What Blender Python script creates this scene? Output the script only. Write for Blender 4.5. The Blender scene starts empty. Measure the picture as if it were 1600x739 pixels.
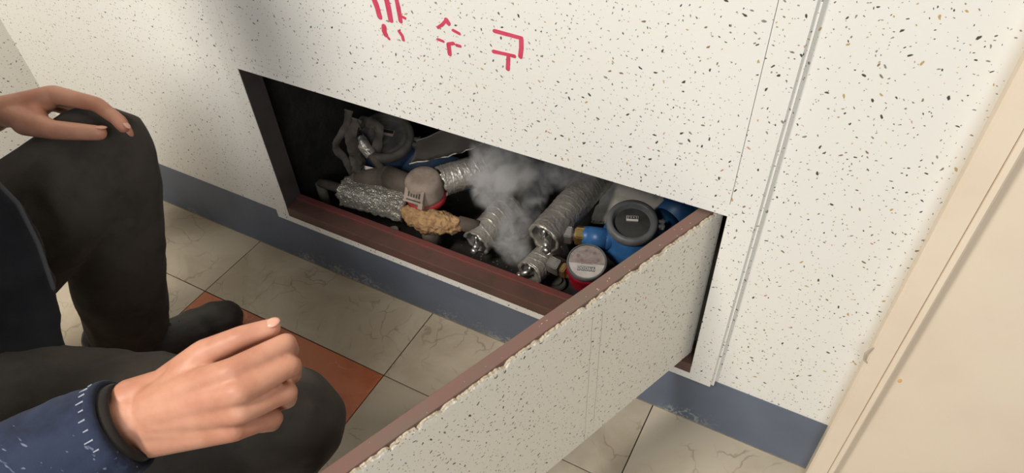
import bpy, bmesh, math, random
import numpy as np
from mathutils import Vector, Matrix, noise, Quaternion

sc = bpy.context.scene
col = sc.collection
random.seed(7)

# ------------------------------------------------------------------ camera, world, lamps, exposure
RC = ((0.8776855, 0.4777422, -0.0378227), (0.3091821, -0.6247778, -0.7169791), (-0.3661620, 0.6175881, -0.6960678))
CP = Vector((1.0379256, -0.6754863, 1.0497750))
FPX = 1094.225
cam_d = bpy.data.cameras.new('camera')
cam = bpy.data.objects.new('camera', cam_d)
col.objects.link(cam)
M3 = Matrix((RC[0], [-v for v in RC[1]], [-v for v in RC[2]])).transposed()
cam.matrix_world = Matrix.Translation(CP) @ M3.to_4x4()
cam_d.sensor_width = 36.0
cam_d.lens = FPX / 1600.0 * 36.0
cam_d.clip_start = 0.02
sc.camera = cam

world = bpy.data.worlds.new('room_light')
sc.world = world
world.use_nodes = True
bg = world.node_tree.nodes['Background']
bg.inputs[0].default_value = (1.0, 0.97, 0.93, 1)
bg.inputs[1].default_value = 0.22

def area(name, loc, target, sx, sy, power, color):
    d = bpy.data.lights.new(name, 'AREA')
    d.shape = 'RECTANGLE'; d.size = sx; d.size_y = sy; d.energy = power; d.color = color
    o = bpy.data.objects.new(name, d); col.objects.link(o)
    o.location = loc
    o.rotation_euler = (Vector(target) - Vector(loc)).to_track_quat('-Z', 'Y').to_euler()
    return o
area('ceiling_lamp', (0.06, -1.60, 2.15), (-0.25, 0.0, 0.3), 0.5, 0.5, 64, (1.0, 0.945, 0.875))
area('stair_window', (1.85, -2.1, 1.8), (0.9, 0.0, 0.4), 1.1, 1.0, 33, (0.91, 0.955, 1.0))
sc.cycles.volume_bounces = 4

sc.view_settings.view_transform = 'Standard'
sc.view_settings.look = 'None'
sc.view_settings.gamma = 1.0
sc.view_settings.use_curve_mapping = False
sc.view_settings.exposure = -0.27

# ------------------------------------------------------------------ measured planes (metres)
YB = -0.012                     # front of the proud board
ZBASE, ZBB, ZOB, ZOT = 0.1287, 0.1263, 0.1610, 0.4672
XL, XR, XBR, XBL = 0.1412, 0.9487, 0.9867, 0.1082
XCL, XDR = -0.5734, 1.1529
TILE, TC = 0.45, 0.1623
ZC = 0.06                       # floor of the shaft

def ray(u, v):
    x, y = (u - 800) / FPX, (v - 369.5) / FPX
    return Vector([RC[0][i] * x + RC[1][i] * y + RC[2][i] for i in range(3)])
def onz(u, v, z): w = ray(u, v); return CP + w * ((z - CP.z) / w.z)
def ony(u, v, y): w = ray(u, v); return CP + w * ((y - CP.y) / w.y)
def atd(u, v, d): return CP + ray(u, v) * d

# ------------------------------------------------------------------ node helpers
class NT:
    def __init__(s, name):
        s.m = bpy.data.materials.new(name); s.m.use_nodes = True
        s.t = s.m.node_tree; s.n = s.t.nodes; s.b = s.n['Principled BSDF']
    def node(s, kind, **kw):
        n = s.n.new(kind)
        for k, v in kw.items(): setattr(n, k, v)
        return n
    def put(s, sock, v):
        if hasattr(v, 'is_output'): s.t.links.new(v, sock)
        elif isinstance(v, (tuple, list)) and len(v) == 3 and sock.type == 'RGBA': sock.default_value = (*v, 1)
        else: sock.default_value = v
    def math(s, op, a, b=0.0, c=None, clamp=False):
        n = s.node('ShaderNodeMath', operation=op, use_clamp=clamp); s.put(n.inputs[0], a); s.put(n.inputs[1], b)
        if c is not None: s.put(n.inputs[2], c)
        return n.outputs[0]
    def vmath(s, op, a, b=(0, 0, 0)):
        n = s.node('ShaderNodeVectorMath', operation=op); s.put(n.inputs[0], a); s.put(n.inputs[1], b)
        return n.outputs['Value'] if op in ('LENGTH', 'DOT_PRODUCT', 'DISTANCE') else n.outputs[0]
    def mix(s, fac, a, b):
        n = s.node('ShaderNodeMix', data_type='RGBA'); s.put(n.inputs[0], fac); s.put(n.inputs[6], a); s.put(n.inputs[7], b)
        return n.outputs[2]
    def ramp(s, fac, lo, hi, a=0.0, b=1.0):
        n = s.node('ShaderNodeMapRange', interpolation_type='SMOOTHSTEP'); s.put(n.inputs[0], fac); s.put(n.inputs[1], lo); s.put(n.inputs[2], hi)
        s.put(n.inputs[3], a); s.put(n.inputs[4], b); return n.outputs[0]
    def coord(s, which='Object'): return s.node('ShaderNodeTexCoord').outputs[which]
    def noise(s, vec, scale, detail=3, rough=0.55, dist=0.0):
        n = s.node('ShaderNodeTexNoise'); s.put(n.inputs['Vector'], vec)
        n.inputs['Scale'].default_value = scale; n.inputs['Detail'].default_value = detail
        n.inputs['Roughness'].default_value = rough; n.inputs['Distortion'].default_value = dist
        return n.outputs['Fac']
    def map(s, vec, scale=(1, 1, 1), loc=(0, 0, 0)):
        n = s.node('ShaderNodeMapping'); s.put(n.inputs[0], vec); n.inputs['Scale'].default_value = scale; n.inputs['Location'].default_value = loc
        return n.outputs[0]
    def bump(s, h, strength, dist):
        n = s.node('ShaderNodeBump'); s.put(n.inputs['Height'], h); n.inputs['Strength'].default_value = strength; n.inputs['Distance'].default_value = dist
        s.t.links.new(n.outputs[0], s.b.inputs['Normal'])
    def out(s, color=None, rough=None, metal=None, spec=None):
        if color is not None: s.put(s.b.inputs['Base Color'], color)
        if rough is not None: s.put(s.b.inputs['Roughness'], rough)
        if metal is not None: s.put(s.b.inputs['Metallic'], metal)
        if spec is not None: s.put(s.b.inputs['Specular IOR Level'], spec)
        return s.m

def srgb(r, g, b):
    f = lambda c: (c / 255 / 12.92) if c / 255 <= 0.04045 else ((c / 255 + 0.055) / 1.055) ** 2.4
    return (f(r), f(g), f(b))

def speckle_mat(name, base, s1=75.0, s2=150.0, crumble=False):
    k = NT(name)
    co = k.coord()
    sep = k.node('ShaderNodeSeparateXYZ'); k.put(sep.inputs[0], co)
    cmb = k.node('ShaderNodeCombineXYZ'); k.put(cmb.inputs[0], sep.outputs[0]); k.put(cmb.inputs[1], sep.outputs[2])
    v0 = cmb.outputs[0]
    colr = base
    soft = k.noise(v0, 3.0, 3)
    colr = k.mix(k.ramp(soft, 0.35, 0.75, 0, 0.5), base, tuple(c * f for c, f in zip(base, (0.965, 0.95, 0.92))))
    def layer(prev, scale, off, la, lb, keep, palette):
        vv = k.vmath('ADD', v0, off)
        wob = k.node('ShaderNodeTexNoise'); k.put(wob.inputs['Vector'], vv); wob.inputs['Scale'].default_value = 260; wob.inputs['Detail'].default_value = 1
        dd = k.vmath('SCALE', k.vmath('SUBTRACT', wob.outputs['Color'], (0.5, 0.5, 0.5)))
        dd.node.inputs['Scale'].default_value = 0.0022
        vv = k.vmath('ADD', vv, dd)
        vo = k.node('ShaderNodeTexVoronoi', voronoi_dimensions='2D', feature='F1')
        k.put(vo.inputs['Vector'], vv); vo.inputs['Scale'].default_value = scale; vo.inputs['Randomness'].default_value = 0.95
        rgb = k.node('ShaderNodeSeparateColor'); k.put(rgb.inputs[0], vo.outputs['Color'])
        d = k.vmath('SUBTRACT', vv, vo.outputs['Position'])
        rt = k.node('ShaderNodeVectorRotate', rotation_type='Z_AXIS'); k.put(rt.inputs['Vector'], d); k.put(rt.inputs['Angle'], k.math('MULTIPLY', rgb.outputs[0], 6.283))
        wn = k.node('ShaderNodeTexWhiteNoise', noise_dimensions='3D'); k.put(wn.inputs['Vector'], vo.outputs['Color'])
        size = k.math('ADD', k.math('MULTIPLY', k.math('POWER', wn.outputs['Value'], 2.4), 0.75), 0.36)
        dv = k.vmath('DIVIDE', rt.outputs[0], (la, lb, 1.0))
        ln = k.math('DIVIDE', k.vmath('LENGTH', dv), size)
        on = k.math('MULTIPLY', k.ramp(ln, 0.75, 1.15, 1.0, 0.0), k.math('LESS_THAN', rgb.outputs[1], keep))
        cr = k.node('ShaderNodeValToRGB'); cr.color_ramp.interpolation = 'CONSTANT'
        el = cr.color_ramp.elements
        while len(el) < len(palette): el.new(1.0)
        for i, (p, c) in enumerate(palette): el[i].position = p; el[i].color = (*c, 1)
        k.put(cr.inputs[0], rgb.outputs[2])
        return k.mix(on, prev, cr.outputs[0])
    dk, br, gd, gy, rd = srgb(72, 70, 66), srgb(136, 116, 92), srgb(184, 158, 108), srgb(138, 134, 126), srgb(196, 146, 122)
    colr = layer(colr, s2, (3.1, 1.7, 0), 0.0014, 0.00075, 0.48, ((0, gy), (0.35, br), (0.6, dk), (0.85, gd)))
    colr = layer(colr, s1, (0.4, 8.3, 0), 0.0026, 0.00115, 0.74, ((0, dk), (0.42, br), (0.62, gd), (0.75, gy), (0.95, rd)))
    k.bump(k.noise(co, 220, 2), 0.25, 0.0006)
    return k.out(colr, 0.55, spec=0.35)

WALL = speckle_mat('speckled_wall_coating', srgb(228, 226, 219))
LEAFM = speckle_mat('speckled_leaf_coating', srgb(230, 225, 212), 95, 180)

def plain(name, c, rough=0.5, metal=0.0, var=0.0, vscale=40, bump=0.0, bscale=200, bdist=0.001, c2=None, spec=0.5):
    k = NT(name); co = k.coord()
    if c2 is None: c2 = tuple(x * (1 - var) for x in c)
    cc = k.mix(k.ramp(k.noise(co, vscale, 5, 0.6), 0.38, 0.68), c, c2)
    if bump: k.bump(k.noise(co, bscale, 4), bump, bdist)
    return k.out(cc, rough, metal, spec)

BROWN = plain('brown_painted_wood', srgb(112, 82, 73), 0.55, var=0.3, vscale=18, bump=0.3, bscale=60, c2=srgb(104, 86, 74))
SILLM = plain('maroon_sill_paint', srgb(98, 68, 60), 0.6, vscale=25, c2=srgb(84, 64, 55), bump=0.3, bscale=80)
LIPM = plain('red_maroon_paint', srgb(116, 62, 58), 0.5, vscale=30, c2=srgb(100, 66, 58))
CREAM = plain('cream_door_paint', srgb(229, 214, 192), 0.42, vscale=6, c2=srgb(225, 208, 186), bump=0.08, bscale=30)
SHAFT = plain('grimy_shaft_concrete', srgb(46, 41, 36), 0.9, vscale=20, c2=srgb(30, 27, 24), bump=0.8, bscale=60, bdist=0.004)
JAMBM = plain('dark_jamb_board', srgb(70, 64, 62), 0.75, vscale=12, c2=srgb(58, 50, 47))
CRUMB = plain('crumbly_coating_edge', srgb(200, 188, 166), 0.9, vscale=300, c2=srgb(168, 150, 122), bump=0.9, bscale=400, bdist=0.002)
RED_INK = plain('red_stencil_paint', srgb(205, 74, 100), 0.6, vscale=60, c2=srgb(198, 62, 88))
STEEL = plain('nickel_plated_brass', (0.62, 0.6, 0.56), 0.28, 0.9, var=0.35, vscale=60)
BRASS = plain('dull_brass', srgb(150, 126, 78), 0.4, 0.75, var=0.4, vscale=60)
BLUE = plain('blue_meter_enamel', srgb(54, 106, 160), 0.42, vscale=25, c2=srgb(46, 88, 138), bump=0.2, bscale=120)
BLUED = plain('dull_blue_enamel', srgb(38, 62, 86), 0.7, vscale=25, c2=srgb(34, 50, 66))  # darker, rougher variant of the blue meter enamel
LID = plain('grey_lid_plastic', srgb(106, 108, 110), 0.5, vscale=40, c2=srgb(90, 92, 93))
LIDD = plain('dull_grey_lid_plastic', srgb(84, 80, 74), 0.8, vscale=40, c2=srgb(66, 62, 56))  # darker, rougher variant of the grey lid plastic
DIALG = plain('grey_dial_glass', srgb(72, 73, 72), 0.25, vscale=30, c2=srgb(62, 62, 60))
DIALW = plain('white_dial_print', srgb(206, 200, 194), 0.35, vscale=80, c2=srgb(190, 182, 176))
DIALP = plain('faded_dial_print', srgb(148, 136, 131), 0.4, vscale=120, c2=srgb(166, 156, 150))
STARM = plain('faded_pointer_print', srgb(142, 116, 114), 0.5)
WHITEP = plain('white_counter_plate', srgb(214, 212, 204), 0.4)
INK = plain('black_number_ink', srgb(38, 36, 36), 0.5)
REDM = plain('red_meter_paint', srgb(160, 30, 46), 0.35, vscale=60, c2=srgb(128, 24, 38))
CAPM = plain('dusty_meter_cap', srgb(164, 148, 134), 0.7, vscale=30, c2=srgb(138, 122, 108))
CAPW = plain('meter_cap_window', srgb(178, 160, 146), 0.4, vscale=40, c2=srgb(150, 132, 118))
FOAM = plain('brown_foam_wrap', srgb(186, 148, 104), 0.95, vscale=45, c2=srgb(138, 104, 70), bump=0.9, bscale=140, bdist=0.004)
PAPER = plain('pale_insulation_board', srgb(222, 216, 202), 0.9, vscale=18, c2=srgb(170, 164, 150), bump=0.3, bscale=60)
RAG = plain('grimy_lagging_strip', srgb(88, 82, 74), 0.9, vscale=30, c2=srgb(66, 60, 54), bump=0.5, bscale=90, bdist=0.002)
GREYP = plain('grey_pipe_sleeve', srgb(100, 90, 79), 0.8, vscale=20, c2=srgb(78, 68, 60))
SHEETM = plain('grey_film_sheet', srgb(86, 84, 80), 0.55, vscale=20, c2=srgb(70, 68, 64))
RIMM = plain('pale_sheet_edge', srgb(186, 182, 168), 0.6)
RUBBER = plain('black_sole_rubber', srgb(30, 29, 28), 0.7)
SHOE = plain('black_shoe_leather', srgb(58, 55, 51), 0.5, vscale=30, c2=srgb(42, 40, 38), bump=0.2, bscale=150)
HAIR = plain('black_hair', srgb(26, 22, 20), 0.5, bump=0.6, bscale=120)
EYEW = plain('eye_white', srgb(225, 220, 212), 0.25)
NAILM = plain('fingernail', srgb(208, 156, 134), 0.4)

def foil_mat(name, c, rough, bs, strength):
    k = NT(name); co = k.coord()
    n1 = k.noise(co, bs, 3, 0.6, 0.4)
    vo = k.node('ShaderNodeTexVoronoi', feature='DISTANCE_TO_EDGE'); k.put(vo.inputs['Vector'], co); vo.inputs['Scale'].default_value = bs * 1.3
    k.bump(k.math('ADD', n1, k.math('MULTIPLY', vo.outputs['Distance'], 0.8)), strength, 0.004)
    cc = k.mix(k.ramp(k.noise(co, 25, 3), 0.4, 0.7), c, tuple(x * 0.78 for x in c))
    return k.out(cc, rough, 0.6)
FOIL = foil_mat('aluminium_foil_tape', srgb(180, 174, 164), 0.38, 75, 0.5)
FOILC = foil_mat('crinkled_foil', srgb(214, 208, 194), 0.3, 170, 0.9)
FOILI = plain('foil_sleeve_lining', srgb(120, 116, 108), 0.7, var=0.3)

def tile_mat(name, c, c2, vein, vs):
    k = NT(name); co = k.coord(); oi = k.node('ShaderNodeObjectInfo')
    rv = k.vmath('SCALE', (7.0, 3.0, 5.0)); k.put(rv.node.inputs['Scale'], k.math('MULTIPLY', oi.outputs['Random'], 11.0))
    v = k.vmath('ADD', co, rv)
    n = k.noise(v, 7, 5, 0.6, 0.6)
    cc = k.mix(k.ramp(n, 0.38, 0.66), c, c2)
    wob = k.node('ShaderNodeTexNoise'); k.put(wob.inputs['Vector'], v); wob.inputs['Scale'].default_value = 9; wob.inputs['Detail'].default_value = 4
    vw = k.vmath('SCALE', k.vmath('SUBTRACT', wob.outputs['Color'], (0.5, 0.5, 0.5))); vw.node.inputs['Scale'].default_value = 0.16
    vo = k.node('ShaderNodeTexVoronoi', feature='DISTANCE_TO_EDGE', voronoi_dimensions='2D'); k.put(vo.inputs['Vector'], k.vmath('ADD', v, vw)); vo.inputs['Scale'].default_value = vs
    gate = k.ramp(k.noise(v, 14, 2), 0.44, 0.62)
    edge = k.math('MULTIPLY', k.ramp(vo.outputs['Distance'], 0.0, 0.05, 1.0, 0.0), gate)
    cc = k.mix(k.math('MULTIPLY', edge, 0.55), cc, vein)
    return k.out(cc, 0.38, spec=0.45)
TILEM = tile_mat('grey_marbled_vinyl', srgb(190, 178, 157), srgb(172, 158, 136), srgb(122, 108, 90), 21)
TILEO = tile_mat('orange_marbled_vinyl', srgb(190, 108, 64), srgb(166, 86, 50), srgb(206, 144, 100), 20)
JOINT = plain('dark_tile_joint', srgb(52, 46, 38), 0.9)

def base_mat():
    k = NT('blue_skirting_paint'); co = k.coord()
    sep = k.node('ShaderNodeSeparateXYZ'); k.put(sep.inputs[0], co)
    z = sep.outputs[2]
    c = k.mix(k.ramp(k.noise(co, 9, 3), 0.35, 0.7), srgb(98, 107, 122), srgb(90, 98, 112))
    sc_ = k.noise(k.map(co, (1, 1, 1)), 90, 4, 0.7, 1.2)
    low = k.ramp(z, 0.004, 0.05, 0.16, 0.0)
    worn = k.ramp(k.math('ADD', sc_, low), 0.62, 0.72)
    patch = k.ramp(k.noise(co, 6, 2), 0.45, 0.62)
    c = k.mix(k.math('MULTIPLY', worn, k.math('MULTIPLY', patch, k.ramp(z, 0.02, 0.075, 0.75, 0.0))), c, srgb(176, 174, 166))
    edge = k.ramp(k.math('ADD', z, k.math('MULTIPLY', sc_, 0.008)), 0.005, 0.0085, 1.0, 0.0)
    c = k.mix(k.math('MULTIPLY', edge, 0.8), c, srgb(150, 138, 116))
    return k.out(c, 0.5)
BASEM = base_mat()

def cloth_mat(name, c, c2, fleck=None, bs=500, rough=0.85, sheen=0.06):
    k = NT(name); co = k.coord()
    cc = k.mix(k.ramp(k.noise(co, 16, 4, 0.6), 0.38, 0.68), c, c2)
    if fleck:
        f = k.noise(k.map(co, (40, 160, 160)), 1.0, 2, 0.6)
        cc = k.mix(k.math('MULTIPLY', k.ramp(f, 0.66, 0.74), 0.6), cc, fleck)
    k.bump(k.noise(co, bs, 2), 0.35, 0.0008)
    k.b.inputs['Sheen Weight'].default_value = sheen
    return k.out(cc, rough, spec=0.2)
TROUS = cloth_mat('charcoal_trouser_cotton', srgb(64, 59, 53), srgb(51, 47, 42))
JACKM = cloth_mat('dark_navy_jacket_cotton', srgb(25, 26, 30), srgb(20, 21, 24))
SLEEVEM = cloth_mat('worn_navy_denim', srgb(44, 52, 73), srgb(29, 35, 52), srgb(128, 136, 152))
CUFFM = cloth_mat('black_knit_cuff', srgb(46, 40, 34), srgb(36, 32, 28))

def skin_mat():
    k = NT('skin'); co = k.coord()
    c = k.mix(k.ramp(k.noise(co, 22, 4), 0.38, 0.68), srgb(194, 141, 115), srgb(178, 122, 97))
    k.b.inputs['Subsurface Weight'].default_value = 0.12
    k.b.inputs['Subsurface Radius'].default_value = (0.012, 0.005, 0.003)
    k.b.inputs['Subsurface Scale'].default_value = 0.5
    k.bump(k.noise(k.map(co, (1, 1, 1)), 320, 3), 0.25, 0.0006)
    return k.out(c, 0.5, spec=0.35)
SKIN = skin_mat()

# ------------------------------------------------------------------ mesh helpers
def obj(name, bm, mat, parent=None, smooth=False):
    me = bpy.data.meshes.new(name); bm.normal_update(); bm.to_mesh(me); bm.free()
    for m in (mat if isinstance(mat, (list, tuple)) else [mat]): me.materials.append(m)
    if smooth:
        for p in me.polygons: p.use_smooth = True
    o = bpy.data.objects.new(name, me); col.objects.link(o)
    if parent is not None: o.parent = parent
    return o
def tag(o, label, cat=None, group=None, kind=None):
    o['label'] = label
    if cat: o['category'] = cat
    if group: o['group'] = group
    if kind: o['kind'] = kind
    return o
def empty(name, loc=(0, 0, 0), rz=0.0):
    o = bpy.data.objects.new(name, None); col.objects.link(o); o.location = loc; o.rotation_euler = (0, 0, rz); o.empty_display_size = 0.05
    return o
def bx(bm, x0, x1, y0, y1, z0, z1, bev=0.0, mat=0):
    v = [bm.verts.new((x, y, z)) for z in (z0, z1) for y in (y0, y1) for x in (x0, x1)]
    fs = [bm.faces.new([v[i] for i in f]) for f in ((0, 2, 3, 1), (4, 5, 7, 6), (0, 1, 5, 4), (2, 6, 7, 3), (0, 4, 6, 2), (1, 3, 7, 5))]
    for f in fs: f.material_index = mat
    if bev:
        es = list({e for f in fs for e in f.edges})
        bmesh.ops.bevel(bm, geom=es, offset=bev, segments=2, affect='EDGES', profile=0.6)
    return bm
def box(name, x0, x1, y0, y1, z0, z1, mat, parent=None, bev=0.0):
    return obj(name, bx(bmesh.new(), x0, x1, y0, y1, z0, z1, bev), mat, parent)
def frame_of(a, b):
    z = (Vector(b) - Vector(a)).normalized()
    return z.to_track_quat('Z', 'Y').to_matrix().to_4x4()
def cone(bm, a, b, r1, r2, seg=20, caps=True):
    a, b = Vector(a), Vector(b); L = (b - a).length
    if L < 1e-6: return
    m = Matrix.Translation((a + b) / 2) @ frame_of(a, b)
    bmesh.ops.create_cone(bm, cap_ends=caps, segments=seg, radius1=r1, radius2=r2, depth=L, matrix=m)
def ball(bm, c, r, sub=2, scale=None, rot=None):
    m = Matrix.Translation(Vector(c))
    if rot is not None: m = m @ rot.to_4x4()
    if scale is not None: m = m @ Matrix.Diagonal((*scale, 1))
    bmesh.ops.create_icosphere(bm, subdivisions=sub, radius=r, matrix=m)
def chain(bm, pts, sub=2, seg=18):
    for i, (p, r) in enumerate(pts):
        ball(bm, p, r, sub)
        if i: cone(bm, pts[i - 1][0], p, pts[i - 1][1], r, seg)
def lathe(bm, prof, seg=40, mtx=None):
    rings = []
    for r, z in prof:
        if r < 1e-6: rings.append([bm.verts.new((0, 0, z))])
        else: rings.append([bm.verts.new((r * math.cos(2 * math.pi * i / seg), r * math.sin(2 * math.pi * i / seg), z)) for i in range(seg)])
    new = [v for rg in rings for v in rg]
    for a, b in zip(rings, rings[1:]):
        for i in range(seg):
            j = (i + 1) % seg
            if len(a) == 1 and len(b) == 1: continue
            if len(a) == 1: bm.faces.new((a[0], b[i], b[j]))
            elif len(b) == 1: bm.faces.new((a[i], b[0], a[j]))
            else: bm.faces.new((a[i], b[i], b[j], a[j]))
    if mtx is not None: bmesh.ops.transform(bm, matrix=mtx, verts=new)
    bmesh.ops.recalc_face_normals(bm, faces=list({f for v in new for f in v.link_faces}))
    return bm
def remesh(bm, voxel, smooth=4, fac=0.5):
    me = bpy.data.meshes.new('tmp'); bm.to_mesh(me); bm.free()
    o = bpy.data.objects.new('tmp', me); col.objects.link(o)
    r = o.modifiers.new('r', 'REMESH'); r.mode = 'VOXEL'; r.voxel_size = voxel; r.use_smooth_shade = True
    if smooth:
        s = o.modifiers.new('s', 'SMOOTH'); s.iterations = smooth; s.factor = fac
    dg = bpy.context.evaluated_depsgraph_get(); dg.update()
    ev = o.evaluated_get(dg)
    res = bpy.data.meshes.new_from_object(ev, depsgraph=dg)
    bpy.data.objects.remove(o); bpy.data.meshes.remove(me)
    return res
def link_mesh(name, me, mat, parent=None):
    me.materials.clear(); me.materials.append(mat); me.name = name
    for p in me.polygons: p.use_smooth = True
    o = bpy.data.objects.new(name, me); col.objects.link(o)
    if parent is not None: o.parent = parent
    return o
def shift_normals(me, fn):
    n = len(me.vertices)
    co = np.empty(n * 3); me.vertices.foreach_get('co', co); co = co.reshape(-1, 3)
    nm = np.empty(n * 3); me.vertices.foreach_get('normal', nm); nm = nm.reshape(-1, 3)
    d = np.array([fn(Vector(c), Vector(k)) for c, k in zip(co, nm)])
    co += nm * d[:, None]
    me.vertices.foreach_set('co', co.ravel()); me.update()

def text_mesh(name, body, size, mtx, mat, parent, depth=0.0002):
    cu = bpy.data.curves.new(name, 'FONT'); cu.body = body; cu.size = size; cu.align_x = 'CENTER'; cu.align_y = 'CENTER'; cu.extrude = depth
    t = bpy.data.objects.new('tmp', cu); col.objects.link(t)
    dg = bpy.context.evaluated_depsgraph_get(); dg.update()
    me = bpy.data.meshes.new_from_object(t.evaluated_get(dg), depsgraph=dg)
    bpy.data.objects.remove(t); bpy.data.curves.remove(cu)
    me.transform(mtx); me.materials.clear(); me.materials.append(mat); me.name = name
    o = bpy.data.objects.new(name, me); col.objects.link(o); o.parent = parent
    return o

# ------------------------------------------------------------------ the setting
fl = box('floor', -0.75, 2.0, -2.2, 0.02, -0.05, -0.004, JOINT)
tag(fl, 'floor of square marbled vinyl tiles with thin dark joints', 'floor', kind='structure')
me_t = {}
for ix in range(-2, 4):
    for iy in range(-1, 4):
        x0, x1 = max(ix * TILE, XCL), min((ix + 1) * TILE, 1.9)
        y1, y0 = min(-TC - (iy) * TILE, 0.0), -TC - (iy + 1) * TILE
        if x1 - x0 < 0.01 or y1 - y0 < 0.01: continue
        key = (round(x1 - x0, 3), round(y1 - y0, 3))
        if key not in me_t:
            b = bmesh.new(); g = 0.0009
            bx(b, -key[0] / 2 + g, key[0] / 2 - g, -key[1] / 2 + g, key[1] / 2 - g, -0.004, 0.0, 0.0005)
            m = bpy.data.meshes.new('floor_tile'); b.to_mesh(m); b.free(); m.materials.append(TILEM); me_t[key] = m
        m = me_t[key]
        if ix == 0 and iy == 0:
            m = m.copy(); m.materials.clear(); m.materials.append(TILEO)
        o = bpy.data.objects.new('floor_tile', m); col.objects.link(o); o.parent = fl
        o.location = ((x0 + x1) / 2, (y0 + y1) / 2, random.uniform(-0.0003, 0.0003))
        if ix == 0 and iy == 0: o['label'] = 'orange marbled floor tile'

b = bmesh.new()
bx(b, XCL - 0.05, 0.125, 0.0, 0.04, 0.0, 2.4); bx(b, 0.97, 2.0, 0.0, 0.04, 0.0, 2.4)
bx(b, 0.125, 0.97, 0.0, 0.04, 0.55, 2.4); bx(b, 0.125, 0.97, 0.0, 0.04, 0.0, 0.14)
tag(obj('wall_back', b, WALL), 'cream wall coating with dark and tan flecks', 'wall', kind='structure')
wl = box('wall_left', -0.55, 0.0, 0.0, 0.04, 0.0, 2.4, WALL)
wl.location = (XCL, 0, 0); wl.rotation_euler = (0, 0, math.pi / 2)
wl.data.transform(Matrix.Rotation(0, 4, 'Z'))
tag(wl, 'shaded speckled side wall at the far corner', 'wall', kind='structure')
bb = box('baseboard_back', XCL, XDR, -0.0012, 0.0, 0.0, ZBASE, BASEM)
# slightly uneven painted edge
tag(bb, 'blue-grey painted skirting band along the speckled wall', 'baseboard', kind='structure')
bl = box('baseboard_left', XCL, XCL + 0.0012, -0.55, -0.0012, 0.0, ZBASE, BASEM)
tag(bl, 'blue-grey painted skirting band on the side wall', 'baseboard', kind='structure')

# proud board around the hatch
tr = empty('trim_1'); tag(tr, 'proud speckled board framing the low hatch opening', 'panel', kind='structure')
ZU = 0.4855
b = bmesh.new(); xs, zs = (XBL, XL, XR, XBR), (ZBB, ZOB, ZOT, ZU, 1.3)
gv = {(i, k): b.verts.new((x, YB, z)) for i, x in enumerate(xs) for k, z in enumerate(zs)}
for i in range(3):
    for k in range(4):
        if i == 1 and k in (1, 3): continue
        b.faces.new((gv[i, k], gv[i + 1, k], gv[i + 1, k + 1], gv[i, k + 1]))
ex = bmesh.ops.extrude_face_region(b, geom=b.faces[:]); bmesh.ops.translate(b, vec=(0, -YB, 0), verts=[v for v in ex['geom'] if isinstance(v, bmesh.types.BMVert)])
bmesh.ops.recalc_face_normals(b, faces=b.faces[:])
bmesh.ops.bevel(b, geom=[e for e in b.edges if all(abs(v.co.x - XBR) < 1e-6 and abs(v.co.y - YB) < 1e-6 for v in e.verts)], offset=0.0045, segments=4, affect='EDGES')
obj('board', b, WALL, tr)
up = box('upper_panel', XL, XR - 0.0007, YB + 0.0003, 0.0, ZU + 0.0006, 1.3, WALL, tr, 0.0)

# stencilled letters: strokes as points on the board face
def zz(p): return ony(560 + p[0] / 5.333, p[1] / 5.333, YB)
LETTERS = [
    [([(96, -90), (150, 40), (178, 140)], 27), ([(216, -60), (250, 50), (270, 168)], 26), ([(310, -40), (335, 60), (352, 178)], 19), ([(345, 128), (388, 152)], 13),
     ([(214, 222), (214, 262), (228, 290)], 27), ([(228, 288), (256, 324)], 13), ([(340, 262), (366, 300), (374, 330)], 17)],
    [([(664, 228), (700, 202), (732, 165)], 15), ([(732, 165), (750, 196)], 21), ([(788, 252), (842, 282)], 13), ([(662, 326), (706, 344)], 13),
     ([(752, 372), (760, 450)], 22), ([(748, 366), (790, 362)], 17), ([(816, 376), (848, 384)], 14)],
    [([(1134, 258), (1358, 318)], 18), ([(1356, 322), (1358, 400), (1350, 470)], 21), ([(1124, 428), (1220, 448), (1300, 468)], 16), ([(1250, 480), (1244, 575)], 19)],
]
for strokes in LETTERS:
    b = bmesh.new()
    for pts, hw in strokes:
        P = [zz(p) for p in pts]; w = hw * 0.98 / 5.333 * 0.00078
        path = [(p.x, p.z) for p in P]; out = []
        n = len(path)
        def side(i, s):
            a = path[max(i - 1, 0)]; c = path[min(i + 1, n - 1)]
            dx, dz = c[0] - a[0], c[1] - a[1]; L = math.hypot(dx, dz)
            return (path[i][0] - s * dz / L * w, path[i][1] + s * dx / L * w)
        def cap(i, flip):
            a = path[1] if i == 0 else path[-2]; c = path[i]
            an = math.atan2(c[1] - a[1], c[0] - a[0])
            return [(c[0] + w * math.cos(an + t), c[1] + w * math.sin(an + t)) for t in (-1.0, -0.5, 0, 0.5, 1.0)]
        ring = [side(i, -1) for i in range(n)] + cap(n - 1, 0) + [side(i, 1) for i in reversed(range(n))] + cap(0, 1)
        ring = [(x + random.uniform(-1, 1) * 0.0003, z + random.uniform(-1, 1) * 0.0003) for x, z in ring]
        f = b.faces.new([b.verts.new((x, YB - 0.0002 - random.random() * 0.0002, z)) for x, z in ring])
    bmesh.ops.triangulate(b, faces=b.faces[:])
    bmesh.ops.recalc_face_normals(b, faces=b.faces[:])
    ex = bmesh.ops.extrude_face_region(b, geom=b.faces[:])
    bmesh.ops.translate(b, vec=(0, 0.0007, 0), verts=[v for v in ex['geom'] if isinstance(v, bmesh.types.BMVert)])
    o = obj('stencil_letter', b, RED_INK, up)
    o['label'] = 'red stencilled syllable'

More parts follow.
